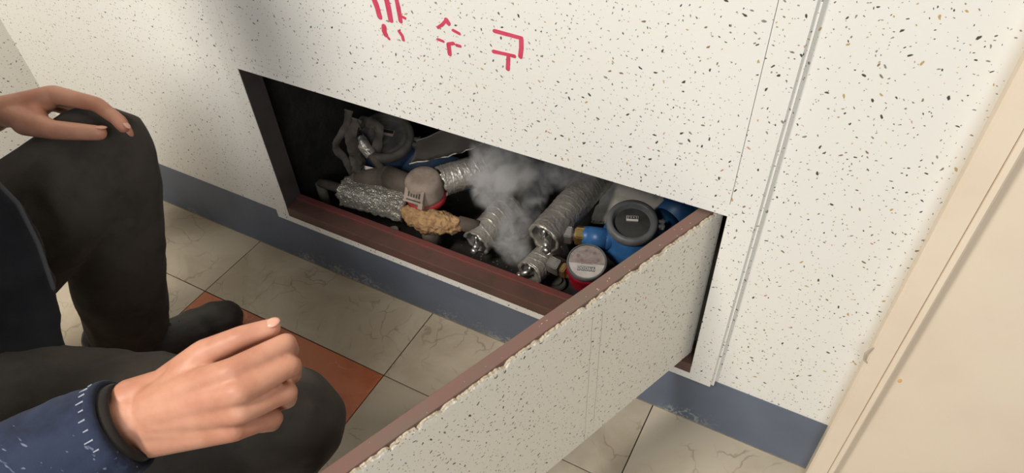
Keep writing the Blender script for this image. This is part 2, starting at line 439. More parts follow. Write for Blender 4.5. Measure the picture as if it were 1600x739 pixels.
# wooden lining of the opening
tw = empty('trim_2'); tag(tw, 'brown wooden lining of the hatch opening', 'frame', kind='structure')
b = bx(bmesh.new(), XL, XR, YB - 0.0004, 0.024, ZOB - 0.02, ZOB + 0.0012, 0.001); obj('sill', b, SILLM, tw)
b = bx(bmesh.new(), XL, XR, 0.016, 0.030, ZOB - 0.02, ZOB + 0.0055, 0.002); obj('sill_lip', b, LIPM, tw)
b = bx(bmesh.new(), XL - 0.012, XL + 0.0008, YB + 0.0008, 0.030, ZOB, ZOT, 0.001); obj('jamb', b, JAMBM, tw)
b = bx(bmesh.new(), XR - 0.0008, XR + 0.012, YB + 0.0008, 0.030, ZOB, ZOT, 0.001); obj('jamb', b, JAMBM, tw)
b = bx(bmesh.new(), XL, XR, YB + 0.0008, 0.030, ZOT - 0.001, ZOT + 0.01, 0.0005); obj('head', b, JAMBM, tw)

# shaft behind
sh = empty('wall_shaft'); tag(sh, 'dark grimy pipe shaft behind the hatch', 'shaft', kind='structure')
def rough_slab(name, x0, x1, y0, y1, z, amp, n=60, flip=False):
    b = bmesh.new(); g = []
    for j in range(n + 1):
        row = []
        for i in range(n + 1):
            x = x0 + (x1 - x0) * i / n; y = y0 + (y1 - y0) * j / n
            row.append(b.verts.new((x, y, z + amp * (noise.fractal(Vector((x * 22, y * 22, 3)), 0.8, 2.0, 4)))))
        g.append(row)
    for j in range(n):
        for i in range(n): b.faces.new((g[j][i], g[j][i + 1], g[j + 1][i + 1], g[j + 1][i]))
    return obj(name, b, SHAFT, sh, True)
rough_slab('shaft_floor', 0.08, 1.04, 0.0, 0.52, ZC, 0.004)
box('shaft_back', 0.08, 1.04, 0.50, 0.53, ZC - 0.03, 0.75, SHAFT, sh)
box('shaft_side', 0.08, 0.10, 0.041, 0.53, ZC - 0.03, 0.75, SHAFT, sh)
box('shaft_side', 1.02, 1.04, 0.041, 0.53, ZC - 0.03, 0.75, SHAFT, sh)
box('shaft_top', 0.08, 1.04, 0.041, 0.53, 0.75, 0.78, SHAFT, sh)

# cream door casing and leaf on the right
dr = empty('door_1'); tag(dr, 'cream painted door with moulded casing beside the speckled wall', 'door', kind='structure')
b = bmesh.new()
prof = [(XDR, 0.0), (XDR, -0.020), (XDR + 0.003, -0.023), (XDR + 0.0245, -0.023), (XDR + 0.0252, -0.0205), (XDR + 0.0262, -0.023), (XDR + 0.0315, -0.025), (XDR + 0.0335, -0.023), (XDR + 0.0335, 0.0)]
lo = [b.verts.new((x, y, 0)) for x, y in prof]; hi = [b.verts.new((x, y, 2.1)) for x, y in prof]
for i in range(len(prof) - 1): b.faces.new((lo[i], hi[i], hi[i + 1], lo[i + 1]))
b.faces.new(lo); b.faces.new(hi[::-1])
bmesh.ops.recalc_face_normals(b, faces=b.faces[:])
obj('door_casing', b, CREAM, dr)
box('door_leaf', XDR + 0.030, 1.95, -0.0095, -0.0005, 0.008, 2.05, CREAM, dr, 0.001)
b = bmesh.new(); pz = ony(1398, 592, -0.0095)
ball(b, (pz.x + 0.006, -0.0095, pz.z), 0.0045, 2, (0.55, 0.12, 1.0)); obj('paint_chip', b, plain('tan_filler', srgb(220, 176, 110), 0.6), dr)
c0 = ony(1352, 566, -0.023)
b = bmesh.new(); pts = [Vector((c0.x, -0.0231, c0.z + 0.03)), Vector((c0.x - 0.004, -0.0231, c0.z + 0.016)), Vector((c0.x - 0.0025, -0.0231, c0.z + 0.004)), Vector((c0.x + 0.002, -0.0231, c0.z))]
chain(b, [(p, r) for p, r in zip(pts, (0.0008, 0.0018, 0.0016, 0.001))], 1, 8); obj('scuff_mark', b, plain('grey_scuff', srgb(176, 166, 150), 0.7), dr)

# ------------------------------------------------------------------ the opened hatch leaf
HZ0, HZ1, LW = 0.1635, 0.4632, 0.785
hx = empty('hatch_door', (0.9314, -0.0050, 0.0), math.radians(68.6))
tag(hx, 'speckled hatch door swung open with brown wooden edge and crumbling coating', 'hatch door')
box('core', -LW, 0.0155, 0.0, 0.0165, HZ0 + 0.001, HZ1, BROWN, hx, 0.0012)
b = bmesh.new(); n = 420; rows = []
def top_j(x):
    return HZ1 - 0.0006 - 0.0040 * max(0, noise.fractal(Vector((x * 75, 0, 5)), 0.6, 2.0, 5) + 0.25) - (0.0016 * abs(noise.noise(Vector((x * 400, 2, 0)))))
for i in range(n + 1):
    x = -LW + (LW + 0.0155) * i / n
    t = top_j(x); k = []
    fade = 1.0 if x < -0.05 else max(0.25, -x / 0.05)
    cr = lambda a: noise.fractal(Vector((x * 260, a, 1.3)), 0.8, 2.0, 3)
    k.append((x, 0.0, t - 0.0010))
    k.append((x, -0.0022 + 0.0008 * cr(9), t - 0.0002))
    k.append((x, -0.0034 - fade * 0.0007 * cr(1), t - 0.0016))
    k.append((x, -0.0038 - fade * 0.0008 * cr(3), t - 0.0040))
    k.append((x, -0.0040 - fade * 0.0007 * cr(5), t - 0.0068))
    k.append((x, -0.0041 - fade * 0.0004 * cr(7), t - 0.0100 - 0.004 * fade * abs(cr(12))))
    k.append((x, -0.0040, t - 0.0165)); k.append((x, -0.0040, HZ0 + 0.002)); k.append((x, -0.003, HZ0)); k.append((x, 0.0, HZ0))
    rows.append([b.verts.new(v) for v in k])
for a, c in zip(rows, rows[1:]):
    for j in range(len(a) - 1):
        f = b.faces.new((a[j], a[j + 1], c[j + 1], c[j])); f.material_index = 1 if j < 2 else 0
b.faces.new(rows[0]); b.faces.new(rows[-1][::-1])
bmesh.ops.recalc_face_normals(b, faces=b.faces[:])
obj('coating', b, (LEAFM, CRUMB), hx)
def groove(x0, x1, z0, z1, w=0.0005):
    b = bmesh.new(); m = 14
    pr_ = []
    for i in range(m + 1):
        t = i / m; pr_.append((x0 + (x1 - x0) * t + random.uniform(-1, 1) * 0.0005, z0 + (z1 - z0) * t))
    vs = [[b.verts.new((x + s * w, y, z)) for s, y in ((-1, -0.0039), (0, -0.0044), (1, -0.0039))] for x, z in pr_]
    for a, c in zip(vs, vs[1:]):
        b.faces.new((a[0], c[0], c[1], a[1])); b.faces.new((a[1], c[1], c[2], a[2]))
    bmesh.ops.recalc_face_normals(b, faces=b.faces[:])
    return obj('seam', b, CRACK, hx)
CRACK = plain('fine_coating_seam', srgb(178, 166, 146), 0.9)
groove(-0.212, -0.212, HZ0 + 0.001, HZ1 - 0.03); groove(-0.196, -0.196, HZ0 + 0.03, HZ1 - 0.03)
# flakes of the coating lying on the wooden edge
fk = bmesh.new()
for i in range(34):
    x = -random.uniform(0.03, 0.62); y = random.triangular(0.0005, 0.015, 0.0015); s = random.uniform(0.0003, 0.0009)
    ball(fk, (x, y, HZ1 + s * 0.3), s, 1, (1.2, 0.9, 0.5))
o = obj('coating_crumbs', fk, CRUMB, hx); o['kind'] = 'stuff'

# ------------------------------------------------------------------ things in the shaft
def foil_tube(name, a, b_, r, mat, parent, thick=0.006, nu=130, nt=44, pitch=0.016, ragged=0.006, wrinkle=0.0012, seed=0, square=0.0):
    a, b_ = Vector(a), Vector(b_); L = (b_ - a).length; fm = Matrix.Translation(a) @ frame_of(a, b_)
    bm = bmesh.new(); outer, inner = [], []
    for i in range(nu + 1):
        ro, ri = [], []
        for j in range(nt):
            th = 2 * math.pi * j / nt
            u = i / nu * L
            if i == 0: u -= ragged * (noise.noise(Vector((math.cos(th) * 2, math.sin(th) * 2, seed))) + 0.3)
            ph = (u / pitch + th / (2 * math.pi) + 0.55 * noise.noise(Vector((u * 22, th * 0.8, seed)))) % 1.0
            ridge = math.exp(-((ph - 0.5) / 0.06) ** 2) * wrinkle * 0.75
            d = ridge + wrinkle * 1.2 * noise.fractal(Vector((math.cos(th) * 1.6, math.sin(th) * 1.6, u * (60 if square else 24) + seed)), 0.8, 2, 3)
            rr = r + d
            if square:
                m = max(abs(math.cos(th)), abs(math.sin(th))); rr = rr * (1 + square * (1 / m - 1)) 
            ro.append(bm.verts.new(fm @ Vector((rr * math.cos(th), rr * math.sin(th), u))))
            if i < 8:
                q = r - thick + wrinkle * noise.noise(Vector((th, u * 40, seed + 4)))
                ri.append(bm.verts.new(fm @ Vector((q * math.cos(th), q * math.sin(th), u + 0.001))))
        outer.append(ro)
        if ri: inner.append(ri)
    for rg in (outer, inner):
        for p, q in zip(rg, rg[1:]):
            for j in range(nt):
                k = (j + 1) % nt; f = bm.faces.new((p[j], p[k], q[k], q[j])); f.material_index = 0 if rg is outer else 1
    for j in range(nt):
        k = (j + 1) % nt; bm.faces.new((outer[0][j], inner[0][j], inner[0][k], outer[0][k]))
    bm.faces.new(outer[-1]); f = bm.faces.new(inner[-1]); f.material_index = 1
    bmesh.ops.recalc_face_normals(bm, faces=bm.faces[:])
    return obj(name, bm, (mat, FOILI), parent, True)
def rod(name, a, b_, r, mat, parent, seg=20, r2=None):
    bm = bmesh.new(); cone(bm, a, b_, r, r if r2 is None else r2, seg); o = obj(name, bm, mat, parent, seg > 8)
    return o
def hexnut(name, a, b_, r, mat, parent):
    bm = bmesh.new(); cone(bm, a, b_, r, r, 6)
    bmesh.ops.bevel(bm, geom=bm.edges[:], offset=r * 0.1, segments=2, affect='EDGES'); return obj(name, bm, mat, parent)
def basis(c, n, xd):
    z = Vector(n).normalized(); x = Vector(xd); x = (x - z * x.dot(z)).normalized(); y = z.cross(x)
    return Matrix.Translation(c) @ Matrix((x, y, z)).transposed().to_4x4()
CR, CU = Vector(RC[0]), -Vector(RC[1])

# four lagged pipes
def lagged(label, a, b_, r, tail, seed, pitch=0.017, knob=None):
    a, b_ = Vector(a), Vector(b_)
    e = empty('lagged_pipe', (a.x, a.y, ZC)); e.matrix_world = Matrix.Translation((a.x, a.y, ZC))
    bpy.context.view_layer.update()
    tag(e, label, 'pipe', 'foil-wrapped pipes in the shaft')
    inv = Matrix.Translation((-a.x, -a.y, -ZC))
    parts = [foil_tube('foil_sleeve', a, b_, r, FOIL, e, seed=seed, pitch=pitch)]
    d = (b_ - a).normalized()
    parts.append(rod('inner_pipe', a + d * 0.006, b_ + d * 0.002, r * 0.42, STEEL, e))
    if tail is not None: parts.append(rod('pipe_run', b_ - d * 0.004, tail, r * 0.62, GREYP, e, 20))
    bm = bmesh.new()
    p = a - d * 0.004; k = Vector(knob) if knob is not None else p
    ball(bm, k, r * 0.27, 2); cone(bm, a + d * 0.01, k, r * 0.3, r * 0.2, 10); s = CR.cross(d).normalized()
    cone(bm, p + s * r * 0.1, p + s * r * 0.75 + d * 0.004, r * 0.14, r * 0.1, 8)
    parts.append(obj('valve_stem', bm, STEEL, e, True))
    for q in parts: q.data.transform(inv)
    return e
lagged('short foil-wrapped pipe stub beside the dusty capped meter', onz(691, 283, .195), onz(757, 261, .20), 0.030, (.475, .50, .20), 1, knob=onz(684, 291, .20))
lagged('foil-wrapped pipe end pointing at the maroon sill in the steam', onz(745, 379, .115), onz(798, 318, .135), 0.0285, (.50, .50, .14), 2, knob=onz(741, 392, .115))
lagged('longest foil-wrapped pipe, rising behind the brass nut', onz(850, 372, .165), onz(945, 262, .19), 0.0320, None, 3, 0.0135, knob=onz(854, 391, .165))
lagged('low foil-wrapped pipe nearest the small red meter', onz(828, 427, .110), onz(872, 384, .115), 0.0265, None, 4, 0.0145, knob=onz(812, 430, .105))

# crinkled foil block at the left with its grey sleeve
e = empty('lagged_pipe', (0, 0, 0)); tag(e, 'crinkled bright foil sheath left of the dusty capped meter', 'pipe', 'foil-wrapped pipes in the shaft')
foil_tube('foil_sleeve', onz(537, 298, .155), onz(634, 325, .15), 0.0225, FOILC, e, nu=90, nt=64, pitch=9, wrinkle=0.0022, seed=6, square=0.75)
pz = onz(537, 298, .155)
rod('inner_pipe', onz(632, 324, .15), onz(500, 285, .155), 0.010, GREYP, e)
rod('pipe_leg', onz(500, 285, .155), Vector((onz(500, 285, .155).x, onz(500, 285, .155).y, ZC - 0.01)), 0.010, GREYP, e)

def gear_marks(mt, parent, spots, r):
    for x, y in spots:
        bm = bmesh.new(); k = 10
        vs = [bm.verts.new((x + (r if i % 2 else r * 0.45) * math.cos(math.pi * i / k), y + (r if i % 2 else r * 0.45) * math.sin(math.pi * i / k), 0.0)) for i in range(2 * k)]
        f = bm.faces.new(vs); ex = bmesh.ops.extrude_face_region(bm, geom=[f]); bmesh.ops.translate(bm, vec=(0, 0, 0.0003), verts=[v for v in ex['geom'] if isinstance(v, bmesh.types.BMVert)])
        bm.transform(mt); bmesh.ops.recalc_face_normals(bm, faces=bm.faces[:]); obj('pointer_star', bm, STARM, parent)

# small red meter with white dial (right)
c = onz(917, 409, .165); vc = (CP - c).normalized()
e = empty('water_meter'); tag(e, 'small red water meter with round white dial beside the hatch door', 'water meter', 'water meters in the shaft')
B = basis(c, Vector((0, 0, 1)) * 0.62 + vc * 0.42, CR * 1.0 - CU * 0.16)
bm = bmesh.new(); lathe(bm, [(0.0, -0.066), (0.026, -0.066), (0.0325, -0.058), (0.0335, -0.03), (0.036, -0.026), (0.036, -0.014), (0.034, -0.009), (0.0, -0.009)], 48, B); obj('body', bm, REDM, e, False)
bm = bmesh.new(); lathe(bm, [(0.0, -0.010), (0.0345, -0.010), (0.0355, -0.002), (0.0345, 0.0022), (0.0325, 0.0022), (0.0320, -0.0006), (0.0, -0.0006)], 48, B); obj('bezel', bm, LID, e)
bm = bmesh.new(); lathe(bm, [(0.0, -0.0004), (0.0318, -0.0004), (0.0318, 0.0006), (0.0, 0.0006)], 48, B); dl = obj('dial', bm, DIALP, e)
bm = bmesh.new(); k = 24; R0 = 0.0312; a0 = math.radians(-172); a1 = math.radians(-8)
vs = [bm.verts.new((R0 * math.cos(a0 + (a1 - a0) * i / k), R0 * math.sin(a0 + (a1 - a0) * i / k), 0.0007)) for i in range(k + 1)]
f = bm.faces.new(vs); ex = bmesh.ops.extrude_face_region(bm, geom=[f]); bmesh.ops.translate(bm, vec=(0, 0, 0.0004), verts=[v for v in ex['geom'] if isinstance(v, bmesh.types.BMVert)])
bm.transform(B); bmesh.ops.recalc_face_normals(bm, faces=bm.faces[:]); wp = obj('counter_plate', bm, DIALW, e)
for i in range(5):
    x = -0.0125 + i * 0.0062
    bm = bx(bmesh.new(), x - 0.0027, x + 0.0027, -0.0185, -0.0095, 0.0010, 0.0014); bm.transform(B); obj('digit_window', bm, LID, wp)
    text_mesh('digit', '00066'[i], 0.0096, B @ Matrix.Translation((x, -0.0140, 0.0016)), WHITEP, wp)
gear_marks(B @ Matrix.Translation((0, 0, 0.0006)), e, [(-0.016, 0.011), (-0.003, 0.021), (0.012, 0.018), (-0.009, 0.002), (0.019, 0.004)], 0.0042)
for w_, y in ((0.034, -0.0005), (0.026, 0.0025), (0.02, -0.0045)):
    bm = bx(bmesh.new(), -w_ / 2, w_ / 2, y - 0.0004, y + 0.0004, 0.0006, 0.0012); bm.transform(B); obj('print_line', bm, STARM, e)
n1 = onz(888, 424, .135); n0 = onz(868, 414, .13)
rod('inlet', B @ Vector((-0.02, 0, -0.05)), n1, 0.012, BRASS, e)
hexnut('nut', n1, n1 + (n0 - n1) * 0.35, 0.0155, BRASS, e)
hexnut('nut', n1 + (n0 - n1) * 0.5, n0 + (n0 - n1) * 0.35, 0.0175, STEEL, e)
o_ = onz(905, 420, .12); rod('outlet', B @ Vector((0.02, 0.0, -0.05)), B @ Vector((0.075, 0.012, -0.055)), 0.012, GREYP, e)
rod('foot', B @ Vector((0, 0, -0.055)), Vector(((B @ Vector((0, 0, -0.055))).x, (B @ Vector((0, 0, -0.055))).y, ZC - 0.005)), 0.013, BRASS, e)

# large blue meters
def blue_meter(label, c, n, xd, r, body, lid, dull, group='water meters in the shaft'):
    e = empty('water_meter'); tag(e, label, 'water meter', group)
    B = basis(c, n, xd); s = r / 0.056
    bw = 1.18 if not dull else 1.0
    bm = bmesh.new(); lathe(bm, [(0, -0.115 * s), (0.035 * s * bw, -0.115 * s), (0.050 * s * bw, -0.10 * s), (0.056 * s * bw, -0.075 * s), (0.053 * s * bw, -0.05 * s), (0.0545 * s, -0.038 * s), (0.0545 * s, -0.018 * s), (0.050 * s, -0.014 * s), (0, -0.014 * s)], 56, B); obj('body', bm, body, e, True)
    bm = bmesh.new(); lathe(bm, [(0, -0.016 * s), (0.054 * s, -0.016 * s), (0.0565 * s, -0.010 * s), (0.0555 * s, 0.002 * s), (0.052 * s, 0.0055 * s), (0.046 * s, 0.0062 * s), (0.0425 * s, 0.004 * s), (0.0405 * s, -0.0055 * s), (0.037 * s, -0.008 * s), (0, -0.008 * s)], 64, B); obj('lid_ring', bm, lid, e, True)
    bm = bmesh.new(); lathe(bm, [(0, -0.0085 * s), (0.0385 * s, -0.0085 * s), (0.0385 * s, -0.0062 * s), (0, -0.0062 * s)], 56, B); obj('dial_glass', bm, DIALG if not dull else lid, e)
    bm = bx(bmesh.new(), -0.013 * s, 0.013 * s, 0.004 * s, 0.017 * s, -0.0064 * s, -0.0030 * s, 0.0006); bm.transform(B); cw = obj('counter_window', bm, WHITEP if not dull else CAPW, e)
    bm = bx(bmesh.new(), -0.0118 * s, 0.0118 * s, 0.0085 * s, 0.0158 * s, -0.0031 * s, -0.0026 * s); bm.transform(B); obj('counter_strip', bm, INK, cw)
    if not dull:
        for i in range(4):
            text_mesh('digit', '0045'[i], 0.0075 * s, B @ Matrix.Translation((-0.0084 * s + i * 0.0056 * s, 0.0121 * s, -0.0024 * s)), WHITEP, cw)
    for k, (sy) in enumerate((0.006, -0.006)):
        bm = bx(bmesh.new(), 0.054 * s, 0.070 * s, sy * s - 0.004 * s, sy * s + 0.004 * s, -0.012 * s, 0.0 * s, 0.002 * s); bm.transform(B); obj('hinge_lug', bm, lid, e)
    rod('hinge_pin', B @ Vector((0.0655 * s, -0.014 * s, -0.004 * s)), B @ Vector((0.0655 * s, 0.014 * s, -0.004 * s)), 0.0028 * s, lid, e, 10)
    rod('foot', B @ Vector((0, 0, -0.1 * s)), Vector(((B @ Vector((0, 0, -0.1 * s))).x, (B @ Vector((0, 0, -0.1 * s))).y, ZC - 0.006)), 0.03 * s, body, e)
    return e, B, s
c = onz(988, 346, .205); vc = (CP - c).normalized()
e, B, s = blue_meter('large blue water meter with grey ring lid and counter window', c, Vector((0, 0, 1)) * 0.66 + vc * 0.30, CR - CU * 0.16, 0.0455, BLUE, LID, False)
q0 = onz(918, 369, .165); q1 = onz(948, 374, .163)
bm = bmesh.new(); chain(bm, [(q0, 0.0185), (q1, 0.0200), (q1 * 0.4 + (B @ Vector((0, 0, -0.06))) * 0.6, 0.030)], 3, 28); obj('inlet_neck', bm, BLUE, e, True)
w0 = onz(890, 366, .165)
d = (q0 - w0).normalized()
hexnut('nut', q0 - d * 0.003, q0 - d * 0.022, 0.0185, BRASS, e)
hexnut('nut', w0 - d * 0.014, w0 + d * 0.006, 0.0185, STEEL, e)
rod('union', w0 - d * 0.026, q0 - d * 0.01, 0.0125, STEEL, e)
g0 = B @ Vector((0.035, 0.0, -0.055)); g1 = onz(1082, 308, .175)
bm = bmesh.new(); chain(bm, [(g0, 0.036), (g0.lerp(g1, 0.4), 0.033), (g1, 0.033), (g1 + (g1 - g0) * 0.6, 0.033)], 3, 32); obj('outlet_neck', bm, BLUE, e, True)
gm = g0.lerp(g1, 0.8); dd = (g1 - g0).normalized(); bm = bmesh.new(); cone(bm, gm - dd * 0.008, gm + dd * 0.008, 0.042, 0.042, 36); obj('flange', bm, BLUE, e)
c = onz(603, 212, .235); vc = (CP - c).normalized()
e, B, s = blue_meter('dull dark-blue water meter deep in the dark left of the shaft', c, Vector((0, 0, 1)) * 0.6 + vc * 0.45, CR - CU * 0.2, 0.056, BLUED, LIDD, True)
q1 = onz(690, 262, .17)
bm = bmesh.new(); chain(bm, [(B @ Vector((0.02, 0, -0.06)), 0.034), (q1, 0.030), (q1 + (q1 - B @ Vector((0.02, 0, -0.06))) * 0.6, 0.030)], 3, 28); obj('outlet_neck', bm, BLUED, e, True)

# dusty capped meter with red ring and foam wrap (left)
c = onz(663, 292, .195); vc = (CP - c).normalized()
e = empty('water_meter'); tag(e, 'dusty grey-capped water meter with red ring and brown foam wrap', 'water meter', 'water meters in the shaft')
B = basis(c, Vector((0, 0, 1)) * 0.84 + vc * 0.12 - CR * 0.06, CR - CU * 0.20)
bm = bmesh.new(); lathe(bm, [(0, -0.022), (0.0355, -0.022), (0.0365, -0.012), (0.036, 0.008), (0.034, 0.020), (0.029, 0.0265), (0.018, 0.029), (0, 0.0295)], 48, B); obj('cap', bm, CAPM, e, True)
bm = bmesh.new(); lathe(bm, [(0, -0.034), (0.036, -0.034), (0.0385, -0.031), (0.0385, -0.0225), (0.036, -0.0195), (0, -0.0195)], 48, B); obj('ring', bm, plain('red_plastic_ring', srgb(176, 44, 50), 0.5, vscale=30, c2=srgb(150, 38, 44)), e, True)
# slanted window on the front of the cap
W = basis(B @ Vector((-0.009, -0.0335, 0.0085)), (B.to_3x3() @ Vector((-0.25, -0.80, 0.62))), B.to_3x3() @ Vector((0.96, -0.28, 0)))
bm = bx(bmesh.new(), -0.022, 0.020, -0.014, 0.0135, -0.006, 0.003, 0.002); bm.transform(W); cw = obj('window_frame', bm, CAPW, e)
for i in range(5):
    x = -0.0115 + i * 0.0057
    bm = bx(bmesh.new(), x - 0.0019, x + 0.0019, -0.002, 0.008, 0.0029, 0.0034); bm.transform(W); obj('digit_window', bm, LIDD, cw)
bm = bx(bmesh.new(), -0.016, 0.016, -0.0095, -0.0065, 0.0029, 0.0033); bm.transform(W); obj('window_slot', bm, LIDD, cw)
bm = bx(bmesh.new(), 0.011, 0.021, -0.021, -0.010, -0.004, 0.0036, 0.001); bm.transform(W); obj('latch_tab', bm, CAPW, e)
bm = bmesh.new()
P = [(onz(635, 330, .152), 0.013), (onz(650, 340, .150), 0.021), (onz(668, 345, .148), 0.0245), (onz(690, 348, .147), 0.0225), (onz(710, 350, .145), 0.017), (onz(721, 350, .143), 0.011)]
chain(bm, P, 2, 16)
me = remesh(bm, 0.0022, 2)
shift_normals(me, lambda p, n: 0.0042 * noise.fractal(p * 75, 0.7, 2.0, 4) + 0.0020 * noise.noise(p * 28))
link_mesh('foam_wrap', me, FOAM, e)
rod('pipe_stub', onz(716, 348, .145), onz(748, 356, .135), 0.014, GREYP, e)
z0 = onz(670, 343, .15); rod('foot', z0, Vector((z0.x, z0.y, ZC - 0.006)), 0.018, GREYP, e)

# grey sleeve pipe between the dusty meter and the foil block
e = empty('pipe_sleeve'); tag(e, 'bare grey pipe sleeve lying behind the crinkled foil sheath', 'pipe')
bm = bmesh.new(); chain(bm, [(onz(560, 282, .165), 0.020), (onz(605, 276, .18), 0.023), (onz(655, 296, .175), 0.022)], 2, 24); obj('sleeve', bm, GREYP, e, True)
z0 = onz(600, 278, .175); rod('bracket', z0, Vector((z0.x, z0.y, ZC - 0.006)), 0.008, GREYP, e)

# film sheet with pale edge
e = empty('film_sheet'); tag(e, 'stiff grey film sheet with a pale lower edge above the dusty meter', 'sheet')
A = [onz(640, 256, .235), onz(700, 244, .245), onz(735, 233, .255), onz(758, 222, .262)]
T = [onz(648, 222, .33), onz(690, 205, .345), onz(730, 200, .355), onz(775, 205, .36)]
bm = bmesh.new(); va, vb = [], []
for i in range(31):
    t = i / 10; k = min(int(t), 2); f = t - k
    va.append(A[k].lerp(A[k + 1], f) + Vector((0, 0, 0.0015 * math.sin(i * 1.1)))); vb.append(T[k].lerp(T[k + 1], f))
rows = []
for j in range(9):
    rows.append([bm.verts.new(a.lerp(b2, j / 8) + Vector((0, 0.012 * math.sin(j / 8 * 3.0) + 0.003 * math.sin(i * 0.7 + j), 0))) for i, (a, b2) in enumerate(zip(va, vb))])
for p, q in zip(rows, rows[1:]):
    for i in range(30): bm.faces.new((p[i], p[i + 1], q[i + 1], q[i]))
ex = bmesh.ops.extrude_face_region(bm, geom=bm.faces[:]); bmesh.ops.translate(bm, vec=(0, 0.0018, 0.0006), verts=[v for v in ex['geom'] if isinstance(v, bmesh.types.BMVert)])
bmesh.ops.recalc_face_normals(bm, faces=bm.faces[:]); obj('film', bm, SHEETM, e, True)
bm = bmesh.new(); chain(bm, [(p, 0.0012 + 0.0006 * noise.noise(p * 90)) for p in va[::2]], 1, 8); obj('torn_edge', bm, RIMM, e, True)

# pale insulation board behind the large blue meter
e = empty('insulation_board'); tag(e, 'broken pale insulation board leaning behind the large blue meter', 'board')
Q = [onz(926, 350, .105), onz(924, 340, .118), onz(931, 322, .135), onz(936, 318, .14), onz(946, 284, .17), onz(985, 286, .178), onz(1045, 305, .17), onz(1040, 340, .135), onz(985, 350, .11)]
cen = sum(Q, Vector()) / len(Q)
bm = bmesh.new(); ring = []
for i, p in enumerate(Q):
    q = Q[(i + 1) % len(Q)]
    for t in range(5): ring.append(p.lerp(q, t / 5) + Vector((random.uniform(-1, 1), random.uniform(-1, 1), random.uniform(-1, 1))) * 0.0009)
nr = (Q[5] - Q[0]).cross(Q[6] - Q[1]).normalized()
if nr.dot(CP - cen) < 0: nr = -nr
f0 = [bm.verts.new(p) for p in ring]; f1 = [bm.verts.new(p - nr * 0.016 - (p - cen) * -0.02) for p in ring]
bm.faces.new(f0); bm.faces.new(f1[::-1])
for i in range(len(ring)): k = (i + 1) % len(ring); bm.faces.new((f0[i], f0[k], f1[k], f1[i]))
bmesh.ops.recalc_face_normals(bm, faces=bm.faces[:]); obj('slab', bm, PAPER, e)
bm = bmesh.new()
for i in range(9):
    p = onz(926 + i * 2.2, 349 - random.uniform(0, 6), .112); ball(bm, p, random.uniform(0.002, 0.0042), 1, (1, 0.8, 0.6))
o = obj('torn_foil_scraps', bm, FOILC, e); o['kind'] = 'stuff'
z0 = onz(985, 315, .14) - nr * 0.012; rod('prop', z0, Vector((z0.x, z0.y + 0.02, ZC - 0.006)), 0.006, GREYP, e)

# torn lagging strips at the dark left
def ribbon(name, pts, w, mat, parent, th=0.0014, tw=0.0):
    bm = bmesh.new(); P = [Vector(p) for p in pts]; out = []
    N = 28
    for i in range(N + 1):
        t = i / N * (len(P) - 1); k = min(int(t), len(P) - 2); f = t - k
        a = P[max(k - 1, 0)]; b2 = P[k]; c2 = P[k + 1]; d2 = P[min(k + 2, len(P) - 1)]
        p = 0.5 * ((2 * b2) + (c2 - a) * f + (2 * a - 5 * b2 + 4 * c2 - d2) * f * f + (3 * b2 - a - 3 * c2 + d2) * f ** 3)
        tg = (c2 - b2).normalized(); sd = tg.cross(CP - p).normalized()
        sd = Quaternion(tg, tw * i / N + 0.5 * math.sin(i * 0.4)) @ sd; nn = tg.cross(sd).normalized()
        ww = w * (0.75 + 0.5 * abs(noise.noise(Vector((i * 0.3, w * 99, 0)))))
        out.append([bm.verts.new(p + sd * ww * a2 + nn * b3) for a2, b3 in ((-0.5, -th / 2), (0, -th * 0.9), (0.5, -th / 2), (0.5, th / 2), (0, th * 0.4), (-0.5, th / 2))])
    for p, q in zip(out, out[1:]):
        for j in range(6): bm.faces.new((p[j], p[(j + 1) % 6], q[(j + 1) % 6], q[j]))
    bm.faces.new(out[0]); bm.faces.new(out[-1][::-1]); bmesh.ops.recalc_face_normals(bm, faces=bm.faces[:])
    return obj(name, bm, mat, parent, True)
e = empty('torn_lagging'); tag(e, 'torn lagging strips hanging above the crinkled foil sheath', 'insulation')
ribbon('strip', [onz(545, 172, .34), onz(540, 200, .29), onz(524, 228, .25), onz(540, 250, .21), onz(550, 270, .18)], 0.018, RAG, e)
ribbon('strip', [onz(556, 185, .32), onz(548, 212, .275), onz(556, 245, .22), onz(551, 270, .18), onz(556, 285, .165)], 0.030, RAG, e, tw=0.6)
ribbon('strip', [onz(560, 196, .31), onz(570, 190, .30), onz(588, 196, .285), onz(592, 215, .26), onz(586, 240, .22)], 0.024, RAG, e, tw=0.3)
ribbon('strip', [onz(553, 232, .235), onz(556, 252, .21), onz(562, 268, .19), onz(575, 276, .18)], 0.026, RAG, e)
foil_tube('foil_collar', onz(560, 216, .25), onz(580, 242, .225), 0.0125, FOIL, e, nu=26, nt=24, pitch=0.012, thick=0.003, ragged=0.003, seed=9)
z0 = onz(570, 229, .24); rod('collar_pipe', onz(552, 205, .26), onz(600, 268, .19), 0.008, GREYP, e)
rod('stand_pipe', onz(552, 205, .26), Vector((onz(552, 205, .26).x - 0.02, onz(552, 205, .26).y + 0.05, ZC - 0.006)), 0.010, GREYP, e)
e = empty('paper_scrap'); tag(e, 'small pale paper scrap caught in the torn lagging', 'scrap')
b = bmesh.new(); q = [onz(558, 256, .195), onz(583, 262, .195), onz(579, 270, .188), onz(566, 266, .19)]
f0 = [b.verts.new(p) for p in q]; f1 = [b.verts.new(p - Vector((0, -0.001, 0.002))) for p in q]; b.faces.new(f0); b.faces.new(f1[::-1])
for i in range(4): b.faces.new((f0[i], f0[(i + 1) % 4], f1[(i + 1) % 4], f1[i]))
bmesh.ops.recalc_face_normals(b, faces=b.faces[:]); obj('paper', b, PAPER, e)

